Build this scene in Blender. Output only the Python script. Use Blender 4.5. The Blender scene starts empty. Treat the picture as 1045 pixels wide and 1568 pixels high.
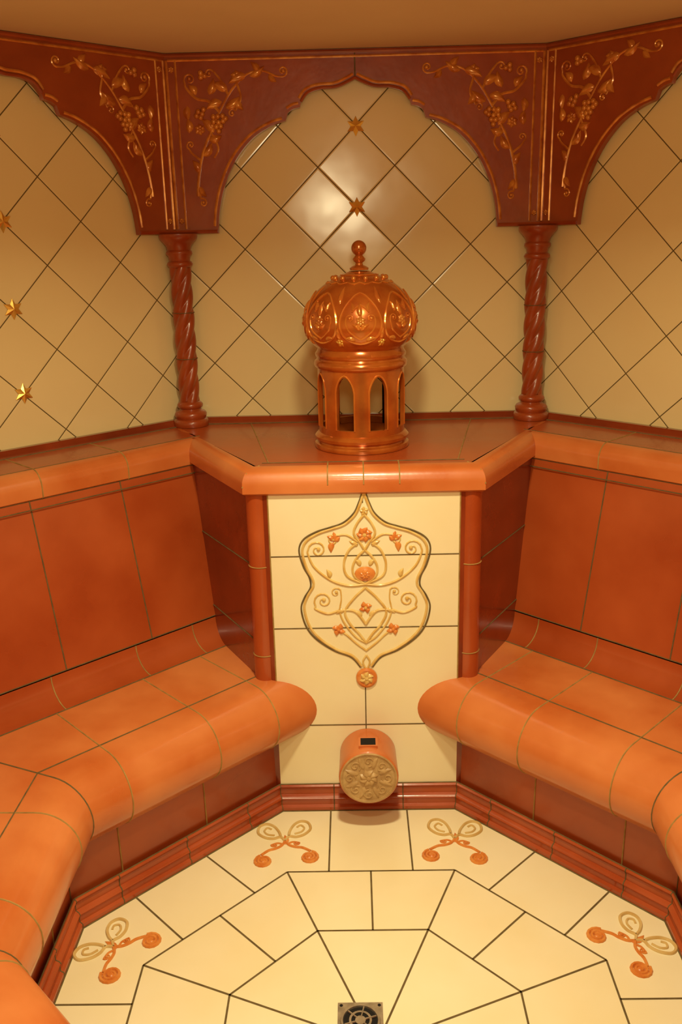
import bpy, math, random
from mathutils import Vector, Matrix
random.seed(4)
pi=math.pi; S2=math.sqrt(.5)
scn=bpy.context.scene
COL=scn.collection
scn.view_settings.view_transform='Standard'

# ------------------------------------------------------------ materials
def hexc(r,g,b):
    f=lambda c:((c/255+.055)/1.055)**2.4 if c/255>.04045 else c/255/12.92
    return (f(r),f(g),f(b),1)
class NT:
    def __init__(s,m): s.t=m.node_tree; s.n=s.t.nodes; s.l=s.t.links
    def new(s,ty,**k):
        nd=s.n.new(ty)
        for a,b in k.items(): setattr(nd,a,b)
        return nd
    def math(s,op,a,b=None,c=None):
        nd=s.new('ShaderNodeMath',operation=op)
        for i,v in enumerate((a,b,c)):
            if v is None: continue
            if isinstance(v,(int,float)): nd.inputs[i].default_value=v
            else: s.l.new(v,nd.inputs[i])
        return nd.outputs[0]
    def mix(s,f,a,b):
        nd=s.new('ShaderNodeMix',data_type='RGBA')
        for i,v in ((0,f),(6,a),(7,b)):
            if isinstance(v,(int,float)): nd.inputs[i].default_value=v
            elif isinstance(v,tuple): nd.inputs[i].default_value=v
            else: s.l.new(v,nd.inputs[i])
        return nd.outputs[2]
def base_mat(name):
    m=bpy.data.materials.new(name); m.use_nodes=True
    return m,NT(m),m.node_tree.nodes['Principled BSDF']
def glaze(name,c1,c2,rough=.25,scale=6,coat=.3,bump=.08,metal=0,bscale=25,detail=4,rvar=0.0):
    m,t,b=base_mat(name)
    tc=t.new('ShaderNodeTexCoord')
    nz=t.new('ShaderNodeTexNoise'); nz.inputs['Scale'].default_value=scale; nz.inputs['Detail'].default_value=detail
    t.l.new(tc.outputs['Object'],nz.inputs['Vector'])
    r=t.new('ShaderNodeMapRange'); r.inputs[1].default_value=.3; r.inputs[2].default_value=.7
    t.l.new(nz.outputs['Fac'],r.inputs[0])
    t.l.new(t.mix(r.outputs[0],c1,c2),b.inputs['Base Color'])
    b.inputs['Roughness'].default_value=rough; b.inputs['Metallic'].default_value=metal
    if rvar: t.l.new(t.math('ADD',t.math('MULTIPLY',r.outputs[0],-rvar),rough+rvar*.5),b.inputs['Roughness'])
    b.inputs['Coat Weight'].default_value=coat; b.inputs['Coat Roughness'].default_value=.12
    n2=t.new('ShaderNodeTexNoise'); n2.inputs['Scale'].default_value=bscale; n2.inputs['Detail'].default_value=2
    t.l.new(tc.outputs['Object'],n2.inputs['Vector'])
    bp=t.new('ShaderNodeBump'); bp.inputs['Strength'].default_value=bump; bp.inputs['Distance'].default_value=.01
    t.l.new(n2.outputs['Fac'],bp.inputs['Height']); t.l.new(bp.outputs[0],b.inputs['Normal']); t.l.new(bp.outputs[0],b.inputs['Coat Normal'])
    return m
M={}
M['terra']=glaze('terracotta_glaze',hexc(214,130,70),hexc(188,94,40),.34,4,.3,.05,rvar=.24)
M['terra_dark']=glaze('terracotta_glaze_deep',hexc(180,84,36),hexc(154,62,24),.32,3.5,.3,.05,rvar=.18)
M['maroon']=glaze('maroon_glaze',hexc(146,58,26),hexc(114,40,17),.22,6,.45,.05)
M['fascia']=glaze('carved_red_brown',hexc(164,72,28),hexc(140,54,18),.3,8,.3,.08)
M['copper']=glaze('copper_lustre',hexc(204,116,42),hexc(170,80,24),.2,14,.6,.05,.5)
M['copper_relief']=glaze('copper_relief',hexc(232,150,60),hexc(198,104,38),.2,14,.5,.06,.55)
M['gold']=glaze('gold',hexc(250,216,116),hexc(232,178,76),.24,20,.2,.05,.75)
M['goldrelief']=glaze('gilded_relief',hexc(230,160,70),hexc(180,96,36),.25,30,.4,.05,.35)
M['cream']=glaze('cream_glaze',hexc(246,238,204),hexc(240,228,184),.3,3,.25,.03)
M['creamrel']=glaze('cream_relief',hexc(228,202,130),hexc(210,168,84),.35,30,.3,.05)
M['orangerel']=glaze('amber_relief',hexc(228,154,78),hexc(208,118,50),.3,40,.3,.05)
M['tanrel']=glaze('tan_relief',hexc(222,196,132),hexc(202,166,98),.35,20,.2,.05)
M['joint']=glaze('grout',hexc(116,98,58),hexc(92,76,42),.85,40,0,.2)
M['jointo']=glaze('grout_ochre',hexc(176,144,80),hexc(146,114,58),.85,40,0,.2)
M['ceil']=glaze('ceiling_plaster',hexc(236,214,172),hexc(226,202,158),.6,2,0,.05)
M['steel']=glaze('drain_steel',hexc(190,184,170),hexc(150,144,132),.3,50,0,.05,.85)
M['black']=glaze('dark_void',hexc(12,8,6),hexc(8,6,5),.9,5,0,0)
M['disc']=glaze('stone_relief',hexc(200,168,114),hexc(170,134,84),.45,40,.1,.15)
def wall_mat():
    m,t,b=base_mat('diamond_tile_wall')
    uv=t.new('ShaderNodeUVMap',uv_map='UVMap'); sp=t.new('ShaderNodeSeparateXYZ'); t.l.new(uv.outputs[0],sp.inputs[0])
    u,v=sp.outputs[0],sp.outputs[1]
    D=.25
    vv=t.math('SUBTRACT',v,1.797)
    a=t.math('DIVIDE',t.math('ADD',u,vv),D); c=t.math('DIVIDE',t.math('SUBTRACT',u,vv),D)
    def edge(x):
        fr=t.math('FRACT',t.math('ADD',x,100.5))
        return t.math('ABSOLUTE',t.math('SUBTRACT',fr,.5))
    e=t.math('MINIMUM',edge(a),edge(c))
    line=t.math('LESS_THAN',e,.0095)
    fa=t.math('FLOOR',a); fc=t.math('FLOOR',c)
    cb=t.new('ShaderNodeCombineXYZ'); t.l.new(fa,cb.inputs[0]); t.l.new(fc,cb.inputs[1])
    wn=t.new('ShaderNodeTexWhiteNoise',noise_dimensions='3D'); t.l.new(cb.outputs[0],wn.inputs['Vector'])
    nz=t.new('ShaderNodeTexNoise'); nz.inputs['Scale'].default_value=5
    tc=t.new('ShaderNodeTexCoord'); t.l.new(tc.outputs['Object'],nz.inputs['Vector'])
    f=t.math('ADD',t.math('MULTIPLY',wn.outputs['Value'],.45),t.math('MULTIPLY',nz.outputs['Fac'],.55))
    tile=t.mix(f,hexc(236,218,164),hexc(226,204,148))
    t.l.new(t.mix(line,tile,hexc(110,92,56)),b.inputs['Base Color'])
    t.l.new(t.math('ADD',t.math('MULTIPLY',line,.65),.18),b.inputs['Roughness'])
    t.l.new(t.math('SUBTRACT',.5,t.math('MULTIPLY',line,.4)),b.inputs['Specular IOR Level'])
    mr=t.new('ShaderNodeMapRange'); mr.inputs[1].default_value=.004; mr.inputs[2].default_value=.03; t.l.new(e,mr.inputs[0])
    g1=t.math('MULTIPLY',t.math('SUBTRACT',t.math('FRACT',a),.5),t.math('SUBTRACT',wn.outputs['Value'],.5))
    wc=t.new('ShaderNodeSeparateXYZ'); t.l.new(wn.outputs['Color'],wc.inputs[0])
    g2=t.math('MULTIPLY',t.math('SUBTRACT',t.math('FRACT',c),.5),t.math('SUBTRACT',wc.outputs[1],.5))
    h=t.math('ADD',t.math('MULTIPLY',mr.outputs[0],.15),t.math('MULTIPLY',t.math('ADD',g1,g2),2.4))
    h=t.math('ADD',h,t.math('MULTIPLY',nz.outputs['Fac'],.5))
    bp=t.new('ShaderNodeBump'); bp.inputs['Strength'].default_value=.6; bp.inputs['Distance'].default_value=.006
    t.l.new(h,bp.inputs['Height']); t.l.new(bp.outputs[0],b.inputs['Normal'])
    return m
M['wall']=wall_mat()
def emis(name,c,s):
    m,t,b=base_mat(name); b.inputs['Base Color'].default_value=c; b.inputs['Emission Color'].default_value=c; b.inputs['Emission Strength'].default_value=s
    return m
M['lamp']=emis('lamp_glass',(1,.84,.55,1),8)

# ------------------------------------------------------------ mesh builder
class MB:
    def __init__(s): s.v=[]; s.f=[]; s.m=[]; s.mats=[]; s.uv={}
    def mi(s,k):
        if k not in s.mats: s.mats.append(k)
        return s.mats.index(k)
    def face(s,pts,k,uv=None):
        i=len(s.v); s.v+= [tuple(p) for p in pts]; s.f.append(list(range(i,i+len(pts)))); s.m.append(s.mi(k))
        if uv: s.uv[len(s.f)-1]=uv
    def grid(s,rows,k,closed=False):
        i0=len(s.v); n=len(rows[0])
        for r in rows: s.v+=[tuple(p) for p in r]
        mi=s.mi(k)
        for a in range(len(rows)-1):
            for b in range(n if closed else n-1):
                c=(b+1)%n
                s.f.append([i0+a*n+b,i0+a*n+c,i0+(a+1)*n+c,i0+(a+1)*n+b]); s.m.append(mi)
    def tube(s,pts,r,k,n=6,flat=None,closed=False):
        pts=[Vector(p) for p in pts]; L=len(pts)
        if L<2: return
        rows=[]; ref=None
        for i,p in enumerate(pts):
            if closed: t=pts[(i+1)%L]-pts[i-1]
            else: t=pts[min(i+1,L-1)]-pts[max(i-1,0)]
            if t.length<1e-9: t=Vector((0,0,1))
            t.normalize()
            if ref is None:
                ref=Vector((0,1,0)) if abs(t.y)<.9 else Vector((1,0,0))
            a=(ref-t*ref.dot(t)).normalized(); ref=a; b=t.cross(a)
            rr=r[i] if isinstance(r,(list,tuple)) else r
            rows.append([p+(a*math.cos(2*pi*j/n)+b*math.sin(2*pi*j/n))*rr for j in range(n)])
        if closed: rows.append(rows[0])
        s.grid(rows,k,True)
        if not closed:
            s.face(rows[0][::-1],k); s.face(rows[-1],k)
    def lathe(s,prof,k,n=48,c=(0,0,0),cap=True):
        rows=[[(c[0]+r*math.cos(2*pi*j/n),c[1]+r*math.sin(2*pi*j/n),c[2]+z) for j in range(n)] for r,z in prof]
        s.grid(rows,k,True)
    def sphere(s,c,r,k,sx=1,sy=1,sz=1,n=10,m=6):
        rows=[]
        for i in range(m+1):
            ph=pi*i/m
            rows.append([(c[0]+sx*r*math.sin(ph)*math.cos(2*pi*j/n),c[1]+sy*r*math.sin(ph)*math.sin(2*pi*j/n),c[2]-sz*r*math.cos(ph)) for j in range(n)])
        s.grid(rows,k,True)
    def box(s,a,b,k):
        x0,y0,z0=a;x1,y1,z1=b
        for q in ([(x0,y0,z0),(x0,y1,z0),(x1,y1,z0),(x1,y0,z0)],[(x0,y0,z1),(x1,y0,z1),(x1,y1,z1),(x0,y1,z1)],
                  [(x0,y0,z0),(x1,y0,z0),(x1,y0,z1),(x0,y0,z1)],[(x1,y1,z0),(x0,y1,z0),(x0,y1,z1),(x1,y1,z1)],
                  [(x0,y1,z0),(x0,y0,z0),(x0,y0,z1),(x0,y1,z1)],[(x1,y0,z0),(x1,y1,z0),(x1,y1,z1),(x1,y0,z1)]): s.face(q,k)
    def mesh(s,name,smooth=True,ang=35,merge=True):
        me=bpy.data.meshes.new(name); me.from_pydata(s.v,[],s.f)
        for k in s.mats: me.materials.append(M[k])
        uvl=me.uv_layers.new(name='UVMap')
        for i,p in enumerate(me.polygons):
            p.material_index=s.m[i]
            if i in s.uv:
                for j,li in enumerate(p.loop_indices): uvl.data[li].uv=s.uv[i][j]
        if merge:
            import bmesh
            bm=bmesh.new(); bm.from_mesh(me); bmesh.ops.remove_doubles(bm,verts=bm.verts,dist=.00005)
            bmesh.ops.recalc_face_normals(bm,faces=bm.faces); bm.to_mesh(me); bm.free()
        if smooth:
            me.shade_smooth(); me.set_sharp_from_angle(angle=math.radians(ang))
        me.update(); return me
    def obj(s,name,loc=(0,0,0),rot=0,parent=None,**k):
        return add(name,s.mesh(name,**k),loc,rot,parent)
def add(name,me,loc=(0,0,0),rot=0,parent=None):
    o=bpy.data.objects.new(name,me); COL.objects.link(o); o.location=loc; o.rotation_euler=(0,0,rot)
    if parent: o.parent=parent
    return o
def cat(P,n=8,closed=False):
    P=[Vector(p) for p in P]; out=[]; L=len(P)
    for i in range(L if closed else L-1):
        if closed: p0,p1,p2,p3=P[i-1],P[i],P[(i+1)%L],P[(i+2)%L]
        else: p0,p1,p2,p3=P[max(i-1,0)],P[i],P[i+1],P[min(i+2,L-1)]
        for j in range(n):
            t=j/n
            out.append(.5*((2*p1)+(-p0+p2)*t+(2*p0-5*p1+4*p2-p3)*t*t+(-p0+3*p1-3*p2+p3)*t**3))
    if not closed: out.append(P[-1])
    return out
def spiral(c,r,turns,a0,d=1,n=None):
    n=n or int(turns*14)
    return [(c[0]+r*(1-.85*i/n)*math.cos(a0+d*2*pi*turns*i/n),c[1]+r*(1-.85*i/n)*math.sin(a0+d*2*pi*turns*i/n)) for i in range(n+1)]
def t2(mb,pts,r,k,mp,smooth=True,n=6,o=0,taper=False):
    P=cat(pts,6) if smooth else [Vector(p) for p in pts]
    L=len(P)
    rr=[r*(.35+.65*math.sin(pi*min(.95,max(.05,i/(L-1))))) for i in range(L)] if taper else r
    mb.tube([mp(p[0],p[1],o) for p in P],rr,k,n)
def scroll(mb,stem,c,r,turns,a0,d,w,k,mp):
    sp=spiral(c,r,turns,a0,d); P=cat([Vector((x,y)) for x,y in stem]+[Vector(sp[0])],6)[:-1]+[Vector(q) for q in sp]
    L=len(P); mb.tube([mp(p[0],p[1],0) for p in P],[w*(1.1-.6*i/L) for i in range(L)],k,6)
    mb.sphere(mp(sp[-1][0],sp[-1][1],0),w*1.5,k,n=8,m=5)
def leaf(mb,c,ang,ln,wd,k,mp,h=.005):
    ca,sa=math.cos(ang),math.sin(ang); N=7; rows=[]
    for side in (-1,-.5,0,.5,1):
        row=[]
        for i in range(N+1):
            t=i/N; w=wd*math.sin(pi*t**.75)*side; x=ln*t; y=w+wd*.35*math.sin(pi*t)
            row.append(mp(c[0]+x*ca-y*sa,c[1]+x*sa+y*ca,(h*(1-side*side)*math.sin(pi*t)**.5 if 0<t<1 else 0)-.0005))
        rows.append(row)
    mb.grid(rows,k)
def flower(mb,c,r,k,mp,n=6,kc=None):
    for i in range(n): leaf(mb,c,2*pi*i/n+.3,r,r*.42,k,mp,r*.3)
    mb.sphere(mp(c[0],c[1],.001),r*.3,kc or k,n=8,m=5)
def mirror(mp): return lambda x,z,o:mp(-x,z,o)

# ------------------------------------------------------------ key dimensions
A=.753; a=.267; PY=.773; LZ=1.092; WB=1.47; PB=1.435; TZ=2.262
def diag_path(q,k0=.5,k1=.30):
    p=q+.03*(1-min(1,max(0,(q-1.25)/.2)))
    y=q*math.sqrt(2)-p
    return [(-q*S2+k0*S2,q*S2+k0*S2),(-p,y),(-p,-y),(-q*S2+k1*S2,-q*S2-k1*S2)]
def bench_sweep(mb,prof,k,sgn):
    for i in range(len(prof)-1):
        (q0,z0),(q1,z1)=prof[i],prof[i+1]
        P0=diag_path(q0);P1=diag_path(q1)
        for j in range(3):
            mb.face([(sgn*P0[j][0],P0[j][1],z0),(sgn*P0[j+1][0],P0[j+1][1],z0),(sgn*P1[j+1][0],P1[j+1][1],z1),(sgn*P1[j][0],P1[j][1],z1)],k)
def bench_long(mb,q,z,sgn,r=.0018,k='joint'):
    P=diag_path(q)
    for j in range(3): mb.tube([(sgn*P[j][0],P[j][1],z),(sgn*P[j+1][0],P[j+1][1],z)],r,k,6)
def bench_ring(mb,prof,side,kk,sgn,r=.0021,k='jointo'):
    pts=[]
    for q,z in prof:
        if side==0: x,y=-q*S2+kk*S2,q*S2+kk*S2
        elif side==1:
            p=diag_path(q)[1][0]; x,y=p,kk
        elif side==2: x,y=-q*S2-kk*S2,-q*S2+kk*S2
        elif side in(10,11):
            x,y=diag_path(q)[side-9]
        pts.append((sgn*x,y,z))
    mb.tube(pts,r,k,6)
def arc(c,r,a0,a1,n=8): return [(c[0]+r*math.cos(math.radians(a0+(a1-a0)*i/n)),c[1]+r*math.sin(math.radians(a0+(a1-a0)*i/n))) for i in range(n+1)]

ledge_top=[(WB-.002,LZ),(1.25,LZ)]
ledge_roll=arc((1.25,LZ-.045),.045,90,180,8)+[(1.205,LZ-.075),(1.212,LZ-.08)]
back=[(1.212,LZ-.08),(1.108,.525)]
cove=arc((1.033,.52),.075,0,-90,8)
seat=[(1.033,.445),(.754,.441)]
nose=arc((.754,.341),.10,90,270,20)
riser=[(.754,.241),(.750,.0)]
for sgn in (1,-1):
    mb=MB()
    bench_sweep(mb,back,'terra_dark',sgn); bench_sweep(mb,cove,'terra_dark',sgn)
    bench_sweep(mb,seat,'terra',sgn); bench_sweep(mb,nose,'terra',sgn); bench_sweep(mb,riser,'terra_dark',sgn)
    full=back+cove+seat+nose+riser+[(1.212,0)]
    mb.face([(sgn*diag_path(q)[3][0],diag_path(q)[3][1],z) for q,z in full],'terra_dark')
    for q,z in ((1.212,LZ-.08),(1.196,.99),(1.108,.525),(1.033,.446),(.80,.4425),(.755,.24)): bench_long(mb,q,z,sgn,.0018)
    for kk in (.29,.08,-.2):
        bench_ring(mb,nose+[(.75,.1),(.75,0)] if kk!=.29 else nose,0,kk,sgn); bench_ring(mb,seat,0,kk,sgn)
        bench_ring(mb,cove,0,kk+.03,sgn)
        bench_ring(mb,nose+[(.75,0)],2,kk,sgn); bench_ring(mb,seat,2,kk,sgn); bench_ring(mb,cove,2,kk+.03,sgn)
    for kk in (.14,-.14):
        bench_ring(mb,nose+[(.75,0)],1,kk,sgn); bench_ring(mb,seat,1,kk,sgn); bench_ring(mb,cove,1,kk,sgn)
    for s in (10,11): bench_ring(mb,back+cove+seat+nose+riser,s,0,sgn,k='joint')
    for kk in (.17,-.12,-.40):
        bench_ring(mb,back,0,kk,sgn,k='joint'); bench_ring(mb,back,2,kk,sgn,k='joint')
    for kk in (-.28,0,.28): bench_ring(mb,back,1,kk,sgn,k='joint')
    mb.obj('tiled_steam_bench')
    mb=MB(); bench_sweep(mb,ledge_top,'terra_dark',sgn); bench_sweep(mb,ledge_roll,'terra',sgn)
    for kk in (.20,-.08,-.36):
        for sd in (0,2): bench_ring(mb,[(1.43,LZ),(1.25,LZ)]+ledge_roll,sd,kk,sgn)
    for kk in (-.28,0,.28): bench_ring(mb,[(1.43,LZ),(1.25,LZ)]+ledge_roll,1,kk,sgn)
    bench_long(mb,1.25,LZ,sgn,.0014)
    mb.obj('trim_ledge_left' if sgn==1 else 'trim_ledge_right')

# ------------------------------------------------------------ generic mitred sweep
t8=math.tan(pi/8)
def octp(ap,cy=0): return [(ap/math.cos(pi/8)*math.cos(pi/8+pi/4*i),cy+ap/math.cos(pi/8)*math.sin(pi/8+pi/4*i)) for i in range(8)]
def mitre(path,off,closed=False):
    n=len(path); out=[]
    for i in range(n):
        def nrm(p,q):
            d=Vector((q[0]-p[0],q[1]-p[1])).normalized(); return Vector((d.y,-d.x))
        if closed or 0<i<n-1:
            n0=nrm(path[i-1],path[i]); n1=nrm(path[i],path[(i+1)%n]); m=(n0+n1).normalized(); k=off/max(.3,m.dot(n0))
            out.append((path[i][0]+m.x*k,path[i][1]+m.y*k))
        else:
            m=nrm(path[0],path[1]) if i==0 else nrm(path[-2],path[-1]); out.append((path[i][0]+m.x*off,path[i][1]+m.y*off))
    return out
def sweep(mb,path,prof,k,closed=False):
    R=[mitre(path,o,closed) for o,z in prof]; n=len(path)
    for i in range(len(prof)-1):
        for j in range(n if closed else n-1):
            c=(j+1)%n
            mb.face([(*R[i][j],prof[i][1]),(*R[i][c],prof[i][1]),(*R[i+1][c],prof[i+1][1]),(*R[i+1][j],prof[i+1][1])],k)
# dark fillet strip where the diamond tiles meet the ledge, all round the room
mb=MB(); O=octp(WB-.0015)
path=[O[4],O[3],O[2],O[1],O[0],O[7]]
sweep(mb,path,[(0,LZ+.020),(.018,LZ+.020),(.024,LZ+.014),(.030,LZ+.005),(.040,LZ+.0006)],'maroon')
P=mitre(path,.0415)
for i in range(len(path)-1): mb.tube([(*P[i],LZ),(*P[i+1],LZ)],.0022,'joint')
mb.obj('trim_wall_fillet')

# ------------------------------------------------------------ pedestal
fx,fy=.338,.758; bx,by=.560,1.165
mb=MB()
poly=[(-.272,PY),(.272,PY),(.318,PY+.012),(bx-.015,by),(.50,1.25),(-.50,1.25),(-bx+.015,by),(-.318,PY+.012)]
n=len(poly)
for i in range(n):
    p,q=poly[i],poly[(i+1)%n]; k='cream' if i==0 else 'maroon'
    mb.face([(*p,0),(*q,0),(*q,LZ-.03),(*p,LZ-.03)],k)
for s in (-1,1):
    c=(s*.303,PY+.031)
    mb.grid([[(c[0]+.033*math.cos(2*pi*j/24),c[1]+.033*math.sin(2*pi*j/24),z) for j in range(24)] for z in (.40,LZ-.06)],'terra_dark',True)
    for z in (.80,.52): mb.tube([(c[0]+.0335*math.cos(t),c[1]+.0335*math.sin(t),z) for t in [pi*1.0+pi*i/12 for i in range(13)]],.0018,'jointo')
    mb.tube([(s*.2705,PY,.40),(s*.2705,PY,LZ-.06)],.0022,'jointo')
    mb.tube([(s*.332,PY+.035,.40),(s*.332,PY+.035,LZ-.06)],.0025,'joint')
    for z in (.80,.56): mb.tube([(s*.32,PY+.014,z),(s*(bx-.014),by,z)],.0018,'joint')
    mb.tube([(s*.44,.993,.3),(s*.44,.993,LZ-.06)],.0018,'joint')
for z in (.833,.609,.289): mb.tube([(-.272,PY,z),(.272,PY,z)],.0019,'joint')
mb.tube([(-.004,PY,0),(-.004,PY,.445)],.0019,'joint'); mb.tube([(-.004,PY,.99),(-.004,PY,LZ-.07)],.0019,'joint')
ped=mb.obj('tiled_pedestal')
mb=MB()
tp=[(-fx+.04,fy+.045),(fx-.04,fy+.045),(bx-.04,by+.03),(.60,1.22),(.69,1.33),(.59,1.455),(-.59,1.455),(-.69,1.33),(-.60,1.22),(-bx+.04,by+.03)]
mb.face([(*p,LZ-.0006) for p in tp],'terra_dark')
path=[(-.66,1.34),(-bx,by),(-fx,fy),(fx,fy),(bx,by),(.66,1.34)]
prof=[(-.05,LZ)]+[(o-.045,z) for o,z in [( .045*math.cos(math.radians(90-11.25*i)),LZ-.045+.045*math.sin(math.radians(90-11.25*i))) for i in range(9)]]+[(0,LZ-.068),(-.01,LZ-.075),(-.03,LZ-.075)]
sweep(mb,path,prof,'terra')
for x in (0,-.10,.10):
    pr=[(x,fy+.045+o,z) for o,z in [(-.045*math.cos(math.radians(t)),LZ-.045+.045*math.sin(math.radians(t))) for t in range(0,91,15)]]+[(x,fy+.085,LZ)]
    mb.tube(pr,.0021,'jointo')
mb.tube([(-fx+.05,fy+.085,LZ),(fx-.05,fy+.085,LZ)],.0015,'joint')
for s in (-1,1):
    mb.tube([(s*.27,fy+.085,LZ),(s*.38,1.42,LZ)],.0018,'jointo'); mb.tube([(s*(fx),fy,LZ-.05),(s*(fx-.012),fy+.015,LZ-.013),(s*(fx-.045),fy+.055,LZ)],.0021,'jointo')
mb.obj('trim_ledge_center')
# cartouche ornament
mb=MB(); mp=lambda x,z,o:(x,PY-.001-o,z)
OUT=[(0,1.02),(.012,.985),(.026,.955),(.055,.928),(.09,.915),(.13,.902),(.165,.880),(.178,.848),(.168,.80),(.152,.765),(.150,.742),(.168,.71),(.178,.675),(.166,.62),(.138,.578),(.088,.540),(.040,.518),(.014,.485)]
for f in (mp,mirror(mp)):
    t2(mb,OUT,.0042,'creamrel',f)
    t2(mb,[(x*1.035+.003,z+(.004 if z>.75 else -.004)) for x,z in OUT],.0026,'joint',f)
    W=.0040
    t2(mb,[(0,.955),(.02,.93),(.03,.90),(.012,.87),(0,.85),(-.02,.83),(-.035,.80),(-.03,.77),(0,.745)],W,'creamrel',f)
    t2(mb,[(0,.745),(.05,.77),(.06,.81),(.045,.85),(.02,.87)],W,'creamrel',f)
    scroll(mb,[(0,.745),(.05,.742),(.10,.76),(.145,.80),(.162,.84)],(.135,.852),.027,1.4,0,1,W,'creamrel',f)
    scroll(mb,[(.02,.875),(.05,.895),(.075,.895)],(.088,.88),.016,1.0,1.2,-1,W*.8,'creamrel',f)
    scroll(mb,[(0,.62),(.03,.66),(.07,.665),(.11,.655),(.145,.67)],(.122,.695),.028,1.4,-.6,1,W,'creamrel',f)
    t2(mb,[(0,.735),(.035,.70),(.06,.66),(.045,.62),(.02,.59),(0,.56)],W,'creamrel',f)
    scroll(mb,[(0,.56),(.03,.58),(.06,.62),(.075,.66),(.07,.70)],(.085,.72),.016,1.1,2.6,-1,W*.8,'creamrel',f)
    t2(mb,[(0,.535),(.03,.56),(.055,.585),(.075,.60)],W*.8,'creamrel',f)
    t2(mb,[(0,.52),(.01,.50),(.004,.478)],W*.8,'creamrel',f)
    leaf(mb,(.088,.875),pi/2,.030,.010,'orangerel',f); leaf(mb,(.088,.878),pi/2-.9,.024,.008,'orangerel',f); leaf(mb,(.088,.878),pi/2+.9,.024,.008,'orangerel',f); leaf(mb,(.09,.876),-1.4,.035,.009,'orangerel',f)
    flower(mb,(.08,.603),.021,'orangerel',f,4)
    leaf(mb,(.02,.86),.6,.03,.008,'creamrel',f); leaf(mb,(.10,.765),1.2,.03,.008,'creamrel',f); leaf(mb,(.06,.665),-.4,.03,.008,'creamrel',f)
    leaf(mb,(.012,.64),.9,.03,.008,'creamrel',f); leaf(mb,(.012,.80),.9,.03,.008,'creamrel',f)
flower(mb,(0,.895),.024,'orangerel',mp,7,'creamrel'); flower(mb,(0,.965),.014,'creamrel',mp,5)
mb.lathe([(.03,0),(.028,.004),(.02,.006),(.012,.009),(0,.010)],'orangerel',20)
i0=len(mb.v)-20*5
mb.v[i0:]=[(x,PY-.001-z,.777+y*.75) for x,y,z in mb.v[i0:]]
flower(mb,(0,.777),.016,'orangerel',lambda x,z,o:mp(x,z,o+.007),8)
flower(mb,(0,.672),.020,'orangerel',mp,4,'creamrel')
mb.lathe([(.032,0),(.031,.005),(.025,.008),(.019,.006),(0,.009)],'orangerel',24)
i0=len(mb.v)-24*5
mb.v[i0:]=[(x,PY-.001-z,.447+y) for x,y,z in mb.v[i0:]]
flower(mb,(0,.447),.023,'creamrel',lambda x,z,o:mp(x,z,o+.006),6)
mb.obj('cartouche_ornament',parent=ped)

# ------------------------------------------------------------ steam outlet
mb=MB()
cz=.19; R=.088; y0=PY-.001; y1=.638
prof=[(R*.97,y0),(R*.99,y1+.03),(R,y1+.012),(R*.985,y1+.003),(R*.95,y1)]
N=48
mb.grid([[(r*math.cos(2*pi*j/N),y,cz+r*math.sin(2*pi*j/N)) for j in range(N)] for r,y in prof],'terra',True)
prof=[(R*.95,y1),(R*.90,y1-.002),(R*.88,y1+.002),(0.001,y1+.001)]
mb.grid([[(r*math.cos(2*pi*j/N),y,cz+r*math.sin(2*pi*j/N)) for j in range(N)] for r,y in prof],'disc',True)
mp=lambda x,z,o:(x,y1+.0015-o,cz+z)
flower(mb,(0,0),.03,'disc',mp,8)
for i in range(8):
    t=2*pi*i/8; c=(.055*math.cos(t),.055*math.sin(t))
    t2(mb,spiral(c,.017,1.3,t+pi,1),.0028,'disc',mp,False)
    leaf(mb,(.03*math.cos(t+.39),.03*math.sin(t+.39)),t+.39,.045,.009,'disc',mp,.005)
t2(mb,[(.077*math.cos(2*pi*i/40),.077*math.sin(2*pi*i/40)) for i in range(41)],.002,'disc',mp,False)
mb.box((-.028,.664,cz+R*.955),(.028,.712,cz+R+.0035),'terra'); mb.box((-.022,.670,cz+R),(.022,.706,cz+R+.0042),'black')
mb.obj('steam_outlet')

# ------------------------------------------------------------ floor
mb=MB()
mb.face([(x,y,0) for x,y in octp(WB+.1)],'cream')
FC=-.095
def strip(p,q,w=.0050,z=.0008,k='joint'):
    d=Vector((q[0]-p[0],q[1]-p[1])).normalized(); nx,ny=-d.y*w/2,d.x*w/2
    mb.face([(p[0]+nx,p[1]+ny,z),(q[0]+nx,q[1]+ny,z),(q[0]-nx,q[1]-ny,z),(p[0]-nx,p[1]-ny,z)],k)
R1=.568;R2=.343
r1=octp(R1,FC);r2=octp(R2,FC)
for i in range(8):
    j=(i+1)%8
    strip(r1[i],r1[j]);strip(r2[i],r2[j]);strip((0,FC),r1[i])
    m1=((r1[i][0]+r1[j][0])/2,(r1[i][1]+r1[j][1])/2); m2=((r2[i][0]+r2[j][0])/2,(r2[i][1]+r2[j][1])/2); strip(m1,m2)
    d=Vector((r1[j][0]-r1[i][0],r1[j][1]-r1[i][1])).normalized(); nn=Vector((m1[0],m1[1]-FC)).normalized()
    for s in (-1,1):
        p=Vector(m1)+d*.118*s; L=.30 if nn.y>.2 else .2
        strip(p,p+nn*L)
V8=[(a,A),(A,a),(A,-a),(a,-A),(-a,-A),(-A,-a),(-A,a),(-a,A)]
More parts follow.
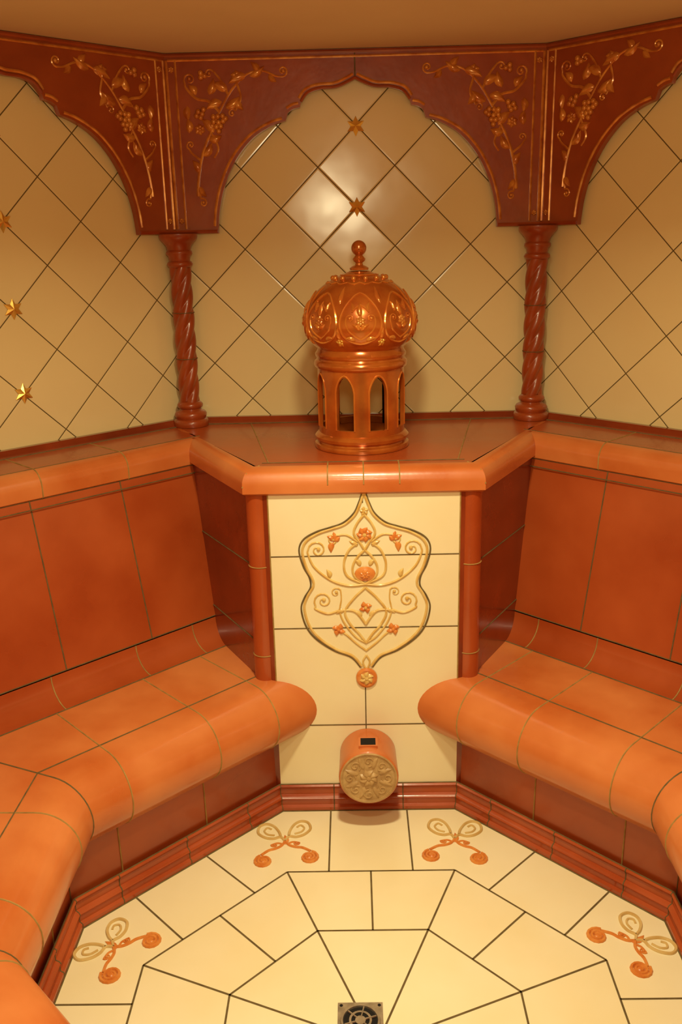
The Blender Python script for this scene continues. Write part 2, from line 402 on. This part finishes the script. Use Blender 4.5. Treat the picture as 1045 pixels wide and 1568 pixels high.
for vx,vy in V8:
    i=min(range(8),key=lambda i:abs(math.atan2(r1[i][1]-FC,r1[i][0])-math.atan2(vy-FC,vx)))
    Q=Vector(r1[i]); Vv=Vector((vx,vy)); rd=(Vv-Q); ln=rd.length; rd.normalize(); td=Vector((-rd.y,rd.x)); sc=max(.75,min(1,ln/.28))
    base=Q
    fm=lambda x,z,o:(base.x+td.x*x+rd.x*z,base.y+td.y*x+rd.y*z,.001+o*.4)
    for f in (fm,mirror(fm)):
        # spiral rosettes at the inner corners
        t2(mb,spiral((.066,.054*sc),.026,2.3,1.2,-1),.0046,'orangerel',f,False)
        mb.sphere(f(.066,.054*sc,0),.008,'orangerel',sz=.5,n=10,m=5)
        # stem with side curl
        t2(mb,[(0,.135*sc),(.012,.115*sc),(.03,.104*sc),(.05,.098*sc),(.072,.080*sc)],.0042,'orangerel',f)
        scroll(mb,[(.006,.12*sc),(.022,.128*sc)],(.032,.122*sc),.010,1.1,0,-1,.003,'orangerel',f)
        # open heart-shaped curls toward the wall
        t2(mb,[(0,.135*sc),(.012,.155*sc),(.034,.150*sc),(.058,.158*sc),(.078,.182*sc),(.074,.212*sc),(.052,.222*sc),(.030,.208*sc),(.016,.180*sc),(.012,.155*sc)],.0044,'tanrel',f)
        t2(mb,[(.030,.165*sc),(.05,.172*sc),(.060,.190*sc),(.050,.203*sc),(.038,.195*sc)],.0032,'tanrel',f)
    leaf(mb,(0,.120*sc),pi/2,.045,.009,'orangerel',fm)
mb.obj('floor',merge=False,smooth=False)
# drain
mb=MB(); h=.052
mb.box((-h,-h,0),(h,h,.004),'steel')
mb.lathe([(.046,.004),(.045,.008),(.040,.008),(.038,.0045),(.038,.0042)],'steel',32)
mb.lathe([(.038,.0043),(0.001,.0043)],'black',32)
mb.lathe([(.026,.0043),(.026,.008),(.021,.008),(.021,.0043)],'steel',28)
mb.lathe([(.012,.0043),(.012,.008),(.0001,.008)],'steel',20)
for i in range(6):
    t=pi*i/3+.3; mb.tube([(.01*math.cos(t),.01*math.sin(t),.0065),(.038*math.cos(t),.038*math.sin(t),.0065)],.0024,'steel')
for sx in (-1,1):
    for sy in (-1,1): mb.sphere((sx*.044,sy*.044,.004),.004,'black',sz=.4)
mb.obj('floor_drain',loc=(-.035,-.035,.0008))

# ------------------------------------------------------------ baseboard
mb=MB()
path=[(-.45,-.60),(-A,-a),(-A,a),(-a,A),(a,A),(A,a),(A,-a),(.45,-.60)]
pr=[(-.018,.084),(-.014,.084),(-.010,.080),(-.012,.074),(-.016,.070),(-.016,.050),(-.008,.046),(-.004,.040),(-.008,.033),(-.008,.018),(0,.013),(0,0)]
sweep(mb,path,pr,'terra_dark')
P=mitre(path,.001)
for i in range(len(path)-1): mb.tube([(*P[i],.001),(*P[i+1],.001)],.002,'joint')
P=mitre(path,-.018)
for i in range(len(path)-1): mb.tube([(*P[i],.084),(*P[i+1],.084)],.002,'joint')
for i in range(1,len(path)-2):
    p,q=Vector(path[i]),Vector(path[i+1]); L=(q-p).length; d=(q-p)/L; nr=Vector((d.y,-d.x))
    for s in ([.18,.5,.82] if L>.6 else [.3,.7]):
        c=p+d*L*s; mb.tube([(c.x+nr.x*o,c.y+nr.y*o,z) for o,z in pr],.0017,'joint')
for i in (2,3,4,5):
    nr=[mitre(path,o) for o,z in pr]; mb.tube([(*nr[j][i],pr[j][1]) for j in range(len(pr))],.0017,'joint')
mb.obj('baseboard_tiled')

# ------------------------------------------------------------ walls (octagon)
hw=WB*t8
names=['wall_north','wall_northwest','wall_west','wall_southwest','wall_south','wall_southeast','wall_east','wall_northeast']
UVO={1:(-.022,.03),7:(.022,.03)}
def wallbox(mb,x0,x1,z0,z1,th=.08,o=(0,0)):
    mb.face([(x0,WB,z0),(x1,WB,z0),(x1,WB,z1),(x0,WB,z1)],'wall',[(x0+o[0],z0+o[1]),(x1+o[0],z0+o[1]),(x1+o[0],z1+o[1]),(x0+o[0],z1+o[1])])
    mb.face([(x1,WB+th,z0),(x0,WB+th,z0),(x0,WB+th,z1),(x1,WB+th,z1)],'ceil')
    mb.face([(x0,WB,z0),(x0,WB,z1),(x0,WB+th,z1),(x0,WB+th,z0)],'ceil'); mb.face([(x1,WB,z0),(x1,WB+th,z0),(x1,WB+th,z1),(x1,WB,z1)],'ceil')
    mb.face([(x0,WB,z0),(x0,WB+th,z0),(x1,WB+th,z0),(x1,WB,z0)],'ceil'); mb.face([(x0,WB,z1),(x1,WB,z1),(x1,WB+th,z1),(x0,WB+th,z1)],'ceil')
DH=1.84
for i,nm in enumerate(names):
    mb=MB()
    if nm!='wall_south': wallbox(mb,-hw,hw,0,TZ+.02,o=UVO.get(i,(0,0)))
    else:
        wallbox(mb,-hw,-.43,0,TZ+.02); wallbox(mb,.43,hw,0,TZ+.02); wallbox(mb,-.43,.43,DH,TZ+.02)
    mb.obj(nm,rot=pi/4*i,merge=False,smooth=False)
mb=MB(); mb.face([(x,y,TZ) for x,y in octp(WB+.08)][::-1],'ceil'); mb.face([(x,y,TZ+.05) for x,y in octp(WB+.08)],'ceil'); mb.obj('ceiling',merge=False,smooth=False)

# ------------------------------------------------------------ stars
def star_mesh():
    mb=MB(); pts=[]
    for i in range(12):
        r=.031 if i%2==0 else .0165; t=pi/2+pi*i/6; pts.append((r*math.cos(t),0,r*math.sin(t)))
    for i in range(12):
        p,q=pts[i],pts[(i+1)%12]; mb.face([(0,-.010,0),(p[0],-.003,p[2]),(q[0],-.003,q[2])],'gold'); mb.face([(p[0],-.003,p[2]),p,q,(q[0],-.003,q[2])],'gold')
    return mb.mesh('star',smooth=False)
sm=star_mesh()
for i in range(8):
    if i==4: continue
    e=bpy.data.objects.new('gold_star_ornament',None); COL.objects.link(e); e.rotation_euler=(0,0,pi/4*i)
    ou,ov=UVO.get(i,(0,0))
    for z in (2.042,1.797,1.552,1.302):
        if i==0 and z<1.5: continue
        o=add('star',sm,(-ou,WB-.0005,z-ov),0,e)

# ------------------------------------------------------------ arch fascia
hp=PB*t8
ARCH=[(0,2.178),(.02,2.168),(.06,2.153),(.11,2.150),(.15,2.138),(.172,2.112)]
ARCH2=[(.176,2.098),(.196,2.094),(.214,2.084)]
ARCH3=[(.214,2.084),(.222,2.06),(.27,2.045),(.33,2.01),(.385,1.95),(.425,1.875),(.447,1.80),(.455,1.740)]
half=[tuple(p) for p in cat([Vector(p) for p in ARCH],5)]+[tuple(p) for p in cat([Vector(p) for p in ARCH2],3)]+[tuple(p) for p in cat([Vector(p) for p in ARCH3[1:]],6)]+[(.4555,1.725)]
for i in range(1,len(half)):
    if half[i][0]<=half[i-1][0]: half[i]=(half[i-1][0]+.0002,half[i][1])
def fascia_mesh():
    mb=MB(); th=.022
    mp=lambda x,z,o:(x,PB-o,z)
    top=TZ-.001
    H=half
    for f in (mp,mirror(mp)):
        for oo in (0,-th):
            rows=[[f(x,z,oo) for x,z in H]+[f(hp,1.725,oo)],[f(x,top,oo) for x,z in H]+[f(hp,top,oo)]]
            mb.grid(rows,'fascia')
        HH=H+[(hp,1.725)]
        mb.grid([[f(x,z,0) for x,z in HH],[f(x,z,-th) for x,z in HH]],'fascia')
        t2(mb,[(x+.006,z+.012) for x,z in ARCH],.005,'goldrelief',f); t2(mb,[(x+.004,z+.012) for x,z in ARCH2],.005,'goldrelief',f)
        t2(mb,[(x+.011,z+.007) for x,z in ARCH3[1:]],.005,'goldrelief',f)
        t2(mb,[(x,z+.002) for x,z in ARCH],.005,'fascia',f)
        t2(mb,[(0,2.24),(hp-.01,2.24)],.004,'goldrelief',f,False); t2(mb,[(0,2.254),(hp-.002,2.254)],.006,'fascia',f,False)
        t2(mb,[(hp-.006,1.74),(hp-.006,2.24)],.005,'goldrelief',f,False); t2(mb,[(hp-.034,1.74),(hp-.034,2.24)],.004,'goldrelief',f,False)
        t2(mb,[(.458,1.731),(hp,1.731)],.006,'fascia',f,False)
        for z in (2.215,1.765): flower(mb,(hp-.02,z),.011,'goldrelief',f,6)
        K='goldrelief'; w=.0048
        scroll(mb,[(.515,1.84),(.508,1.90),(.49,1.97),(.462,2.03),(.43,2.09),(.39,2.15),(.34,2.195),(.29,2.205),(.25,2.19)],(.226,2.203),.017,1.3,-1.2,-1,w,K,f)
        scroll(mb,[(.512,1.86)],(.500,1.82),.014,1.2,1.2,1,w*.8,K,f)
        scroll(mb,[(.50,1.95),(.525,1.97)],(.528,1.995),.014,1.2,-1.2,1,w*.8,K,f)
        scroll(mb,[(.43,2.09),(.46,2.12),(.50,2.13),(.53,2.16)],(.518,2.185),.019,1.3,-.6,1,w,K,f)
        scroll(mb,[(.37,2.17),(.36,2.13),(.375,2.10)],(.39,2.085),.014,1.1,2.6,-1,w*.8,K,f)
        scroll(mb,[(.40,2.14),(.42,2.18),(.44,2.205)],(.456,2.20),.014,1.1,2.4,-1,w*.8,K,f)
        t2(mb,[(.46,2.03),(.44,1.985),(.455,1.955)],w*.8,K,f)
        for c,an,l,wd in (((.34,2.195),-.4,.055,.012),((.33,2.19),2.6,.05,.010),((.30,2.20),.9,.035,.009),((.41,2.10),2.5,.05,.012),((.45,2.03),.8,.05,.012),((.47,2.01),2.9,.04,.011),
              ((.49,1.96),2.2,.045,.011),((.505,1.91),1.1,.04,.010),((.51,1.87),-2.2,.035,.009),((.40,2.15),.4,.05,.012),((.42,2.12),-.4,.05,.012),((.46,2.14),1.9,.045,.011),((.50,2.14),.9,.035,.010),
              ((.38,2.13),-2.2,.04,.011),((.27,2.195),-2.4,.03,.008),((.53,2.03),1.5,.04,.010),((.53,2.11),-1.6,.04,.010)):
            leaf(mb,c,an,l*1.15,wd*1.25,K,f,.009)
        for (x,z) in ((.435,2.06),(.45,2.062),(.42,2.063),(.428,2.048),(.442,2.047),(.435,2.034),(.45,2.076),(.436,2.077),(.421,2.078),(.412,2.07),(.456,2.05),
                      (.485,2.085),(.497,2.092),(.49,2.075),(.503,2.08),(.48,2.098),(.47,2.195),(.482,2.203),(.482,2.19)):
            mb.sphere(f(x,z,.001),.0092,K,n=8,m=5)
        flower(mb,(.37,2.19),.021,K,f,6); flower(mb,(.495,2.04),.019,K,f,6)
    t2(mb,[(0,2.182),(0,2.258)],.0022,'joint',mp,False)
    return mb.mesh('arch',ang=40)
fm_=fascia_mesh()
for i in range(8): add('arch_fascia',fm_,(0,0,0),pi/4*i)

# ------------------------------------------------------------ columns
def column_mesh():
    mb=MB()
    base=[(.0,0),(.058,0),(.060,.006),(.060,.018),(.055,.024),(.050,.026),(.054,.034),(.055,.042),(.050,.050),(.040,.054),(.036,.060),(.043,.066),(.044,.074),(.040,.080),(.033,.085)]
    mb.lathe(base,'fascia',40)
    H=1.7245-LZ
    cap=[(.033,H-.105),(.040,H-.100),(.043,H-.094),(.040,H-.088),(.034,H-.084),(.036,H-.07),(.043,H-.062),(.043,H-.055),(.038,H-.050),(.042,H-.036),(.052,H-.024),(.060,H-.016),(.063,H-.008),(.063,H),(0,H)]
    mb.lathe(cap,'fascia',40)
    rows=[];n=64; za,zb=.083,H-.103; m=110
    for i in range(m+1):
        z=za+(zb-za)*i/m; tw=z*2*pi/.30
        row=[]
        for j in range(n):
            t=2*pi*j/n; r=.027+.0085*abs(math.cos(2*(t-tw)))**.8
            row.append((r*math.cos(t),r*math.sin(t),z))
        rows.append(row)
    mb.grid(rows,'fascia',True)
    for z in (za+(zb-za)*.33,za+(zb-za)*.67): mb.tube([(.036*math.cos(2*pi*j/24),.036*math.sin(2*pi*j/24),z) for j in range(24)],.0012,'joint',5,closed=True)
    return mb.mesh('col',ang=60)
cm=column_mesh()
CR=1.415/math.cos(pi/8)
for i in range(8):
    t=pi/8+pi/4*i
    add('twisted_column',cm,(CR*math.cos(t),CR*math.sin(t),LZ+.0003),t)
for s in (-1,1):
    mb=MB()
    P=[(s*.45,-1.466),(s*.604,-1.466),(s*.645,-1.425),(s*.60,-1.30),(s*.45,-1.30)]
    for i in range(5):
        p,q=P[i],P[(i+1)%5]; mb.face([(*p,.0),(*q,.0),(*q,LZ),(*p,LZ)],'terra_dark')
    mb.face([(*p,LZ) for p in P],'terra_dark'); mb.obj('door_pier')

# ------------------------------------------------------------ kiosk
mb=MB()
mb.lathe([(0.001,0),(.143,0),(.145,.006),(.143,.014),(.136,.018),(.135,.022),(.142,.028),(.143,.036),(.137,.043),(.131,.048),(.127,.048),(.127,.001)],'copper',72)
NB=8; Ro,Ri=.130,.119; hwid=.205; zS,z0,z1,zt=.066,.046,.245,.175
def atop(x):
    t=min(1,abs(x)/hwid); return zt+.048*(1-t**1.7)**.6
for b in range(NB):
    c=2*pi*(b+.5)/NB-pi/2; hb=pi/NB
    xs=[-hb,-hb*.8]+[-hwid]+[-hwid+2*hwid*i/14 for i in range(1,14)]+[hwid]+[hb*.8,hb]
    for i in range(len(xs)-1):
        x0,x1=xs[i],xs[i+1]
        P=lambda x,r,z:(r*math.cos(c+x),r*math.sin(c+x),z)
        op=abs((x0+x1)/2)<hwid
        if not op:
            for r in (Ro,Ri): mb.face([P(x0,r,z0),P(x1,r,z0),P(x1,r,z1),P(x0,r,z1)],'copper')
        else:
            for r in (Ro,Ri):
                mb.face([P(x0,r,z0),P(x1,r,z0),P(x1,r,zS),P(x0,r,zS)],'copper'); mb.face([P(x0,r,atop(x0)),P(x1,r,atop(x1)),P(x1,r,z1),P(x0,r,z1)],'copper')
            mb.face([P(x0,Ro,zS),P(x1,Ro,zS),P(x1,Ri,zS),P(x0,Ri,zS)],'copper'); mb.face([P(x0,Ro,atop(x0)),P(x1,Ro,atop(x1)),P(x1,Ri,atop(x1)),P(x0,Ri,atop(x0))],'copper')
    for x in (-hwid,hwid): mb.face([P(x,Ro,zS),P(x,Ri,zS),P(x,Ri,zt),P(x,Ro,zt)],'copper')
    mb.tube([P(-hwid*1.1,Ro,zS),P(-hwid*1.1,Ro,zt)]+[P(hwid*1.1*math.sin(-pi/2+pi*i/14),Ro,zt+.053*max(0,(1-abs(math.sin(-pi/2+pi*i/14))**1.7))**.6) for i in range(15)]+[P(hwid*1.1,Ro,zS)],.0028,'copper_relief')
dome=[(.119,.24),(.131,.238),(.137,.243),(.140,.252),(.137,.261),(.132,.265),(.131,.27),(.135,.274),(.136,.282),(.130,.290),(.128,.297)]
dcur=[(.128,.297),(.143,.311),(.156,.330),(.1645,.353),(.1665,.375),(.162,.402),(.150,.430),(.130,.457),(.104,.479),(.075,.496),(.048,.507),(.030,.515)]
dsm=[(p[0],p[1]) for p in cat([Vector(p) for p in dcur],5)]
fin=[(.027,.518),(.028,.524),(.020,.529),(.012,.532),(.010,.538),(.017,.543),(.019,.549),(.014,.555),(.011,.559)]
ball=[(.022*math.sin(math.radians(t)),.579-.022*math.cos(math.radians(t))) for t in range(28,181,8)]
mb.lathe(dome,'copper',72); mb.lathe(dsm,'copper',72); mb.lathe(fin+ball,'copper',32)
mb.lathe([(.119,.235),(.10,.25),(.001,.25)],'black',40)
mb.lathe([(.127,.0015),(.001,.0015)],'maroon',40)
def rad(z):
    for i in range(len(dsm)-1):
        if dsm[i][1]<=z<=dsm[i+1][1]:
            t=(z-dsm[i][1])/(dsm[i+1][1]-dsm[i][1]+1e-9); return dsm[i][0]*(1-t)+dsm[i+1][0]*t
    return dsm[0][0] if z<dsm[0][1] else dsm[-1][0]
for b in range(8):
    c=2*pi*b/8-pi/2
    dm=lambda x,z,o,c=c:((rad(z)+o)*math.cos(c+x/.166),(rad(z)+o)*math.sin(c+x/.166),z)
    K='copper_relief'; w=.0036
    for f in (dm,mirror(dm)):
        t2(mb,[(0,.46),(.02,.452),(.042,.43),(.055,.405),(.060,.38),(.055,.352),(.04,.335),(.018,.325),(0,.322)],w,K,f)
        scroll(mb,[(0,.335),(.018,.345),(.035,.36),(.042,.38)],(.030,.392),.012,1.1,0,1,w*.8,K,f)
        t2(mb,[(0,.43),(.015,.42),(.025,.41)],w*.8,K,f)
        leaf(mb,(0,.36),.6,.03,.008,K,f,.006); leaf(mb,(.02,.41),1.2,.03,.008,K,f,.006); leaf(mb,(.015,.33),.2,.035,.008,'goldrelief',f,.006)
        t2(mb,[(0,.487),(.03,.483),(.065,.487)],w*.7,K,f)
    flower(mb,(0,.385),.016,'goldrelief',dm,6); leaf(mb,(0,.395),pi/2,.045,.009,K,dm,.006)
    flower(mb,(.0652,.325),.014,'gold' if b in(7,0) else 'goldrelief',dm,5); leaf(mb,(.0652,.33),pi/2,.04,.008,K,dm,.006)
    leaf(mb,(.0652,.43),pi/2,.05,.010,K,dm,.006)
mb.tube([((rad(.505)+.001)*math.cos(2*pi*j/32),(rad(.505)+.001)*math.sin(2*pi*j/32),.505) for j in range(32)],.003,'copper_relief',6,closed=True)
for i in range(14):
    t=2*pi*i/14; mb.sphere(((rad(.495))*math.cos(t),rad(.495)*math.sin(t),.497),.008,'copper_relief',n=8,m=5)
mb.obj('domed_oriental_kiosk_lantern',loc=(0.0,1.06,LZ+.0005),ang=40)

# ------------------------------------------------------------ lamps
def lamp(name,loc,r,power,size,col=(1,.87,.52),rot=(0,0,0),spread=150):
    e=bpy.data.objects.new(name,None); COL.objects.link(e); e.location=loc; e.rotation_euler=rot
    mb=MB(); mb.lathe([(r*.8,-.001),(r,-.002),(r*1.15,.006),(r*1.2,.02)],'gold',32); mb.lathe([(.001,.004),(r*.8,.004)],'lamp',32)
    add('housing',mb.mesh('h'),parent=e)
    L=bpy.data.lights.new(name+'_light','AREA'); L.shape='DISK'; L.size=size; L.energy=power; L.color=col; L.spread=math.radians(spread)
    lo=bpy.data.objects.new('light',L); COL.objects.link(lo); lo.parent=e; lo.location=(0,0,-.012)
    return e
lamp('ceiling_downlight',(0,-.15,TZ-.022),.07,21,.14,spread=145)
lamp('ceiling_downlight',(0,-1.0,TZ-.022),.07,8,.14,spread=160)
lamp('wall_lamp',(0,-1.446,1.925),.08,7,.16,rot=(math.radians(90),0,0),spread=180)

w=bpy.data.worlds.new('w'); scn.world=w; w.use_nodes=True
w.node_tree.nodes['Background'].inputs[0].default_value=(1,.78,.5,1); w.node_tree.nodes['Background'].inputs[1].default_value=.05

# ------------------------------------------------------------ camera
cd=bpy.data.cameras.new('cam'); cam=bpy.data.objects.new('camera',cd); COL.objects.link(cam); scn.camera=cam
cd.sensor_fit='VERTICAL'; cd.sensor_height=36; cd.lens=2057.4/2352*36; cd.clip_start=.02
t,yw,r=[math.radians(x) for x in (16.99,.925,1.357)]
R0=Vector((math.cos(yw),math.sin(yw),0)); Fh=Vector((-math.sin(yw),math.cos(yw),0))
Fw=Fh*math.cos(t)+Vector((0,0,-1))*math.sin(t); U0=Fh*math.sin(t)+Vector((0,0,1))*math.cos(t)
Rc=R0*math.cos(r)-U0*math.sin(r); Uc=R0*math.sin(r)+U0*math.cos(r)
mt=Matrix((Rc,Uc,-Fw)).transposed().to_4x4(); mt.translation=Vector((-.026,-1.637,1.7)); cam.matrix_world=mt
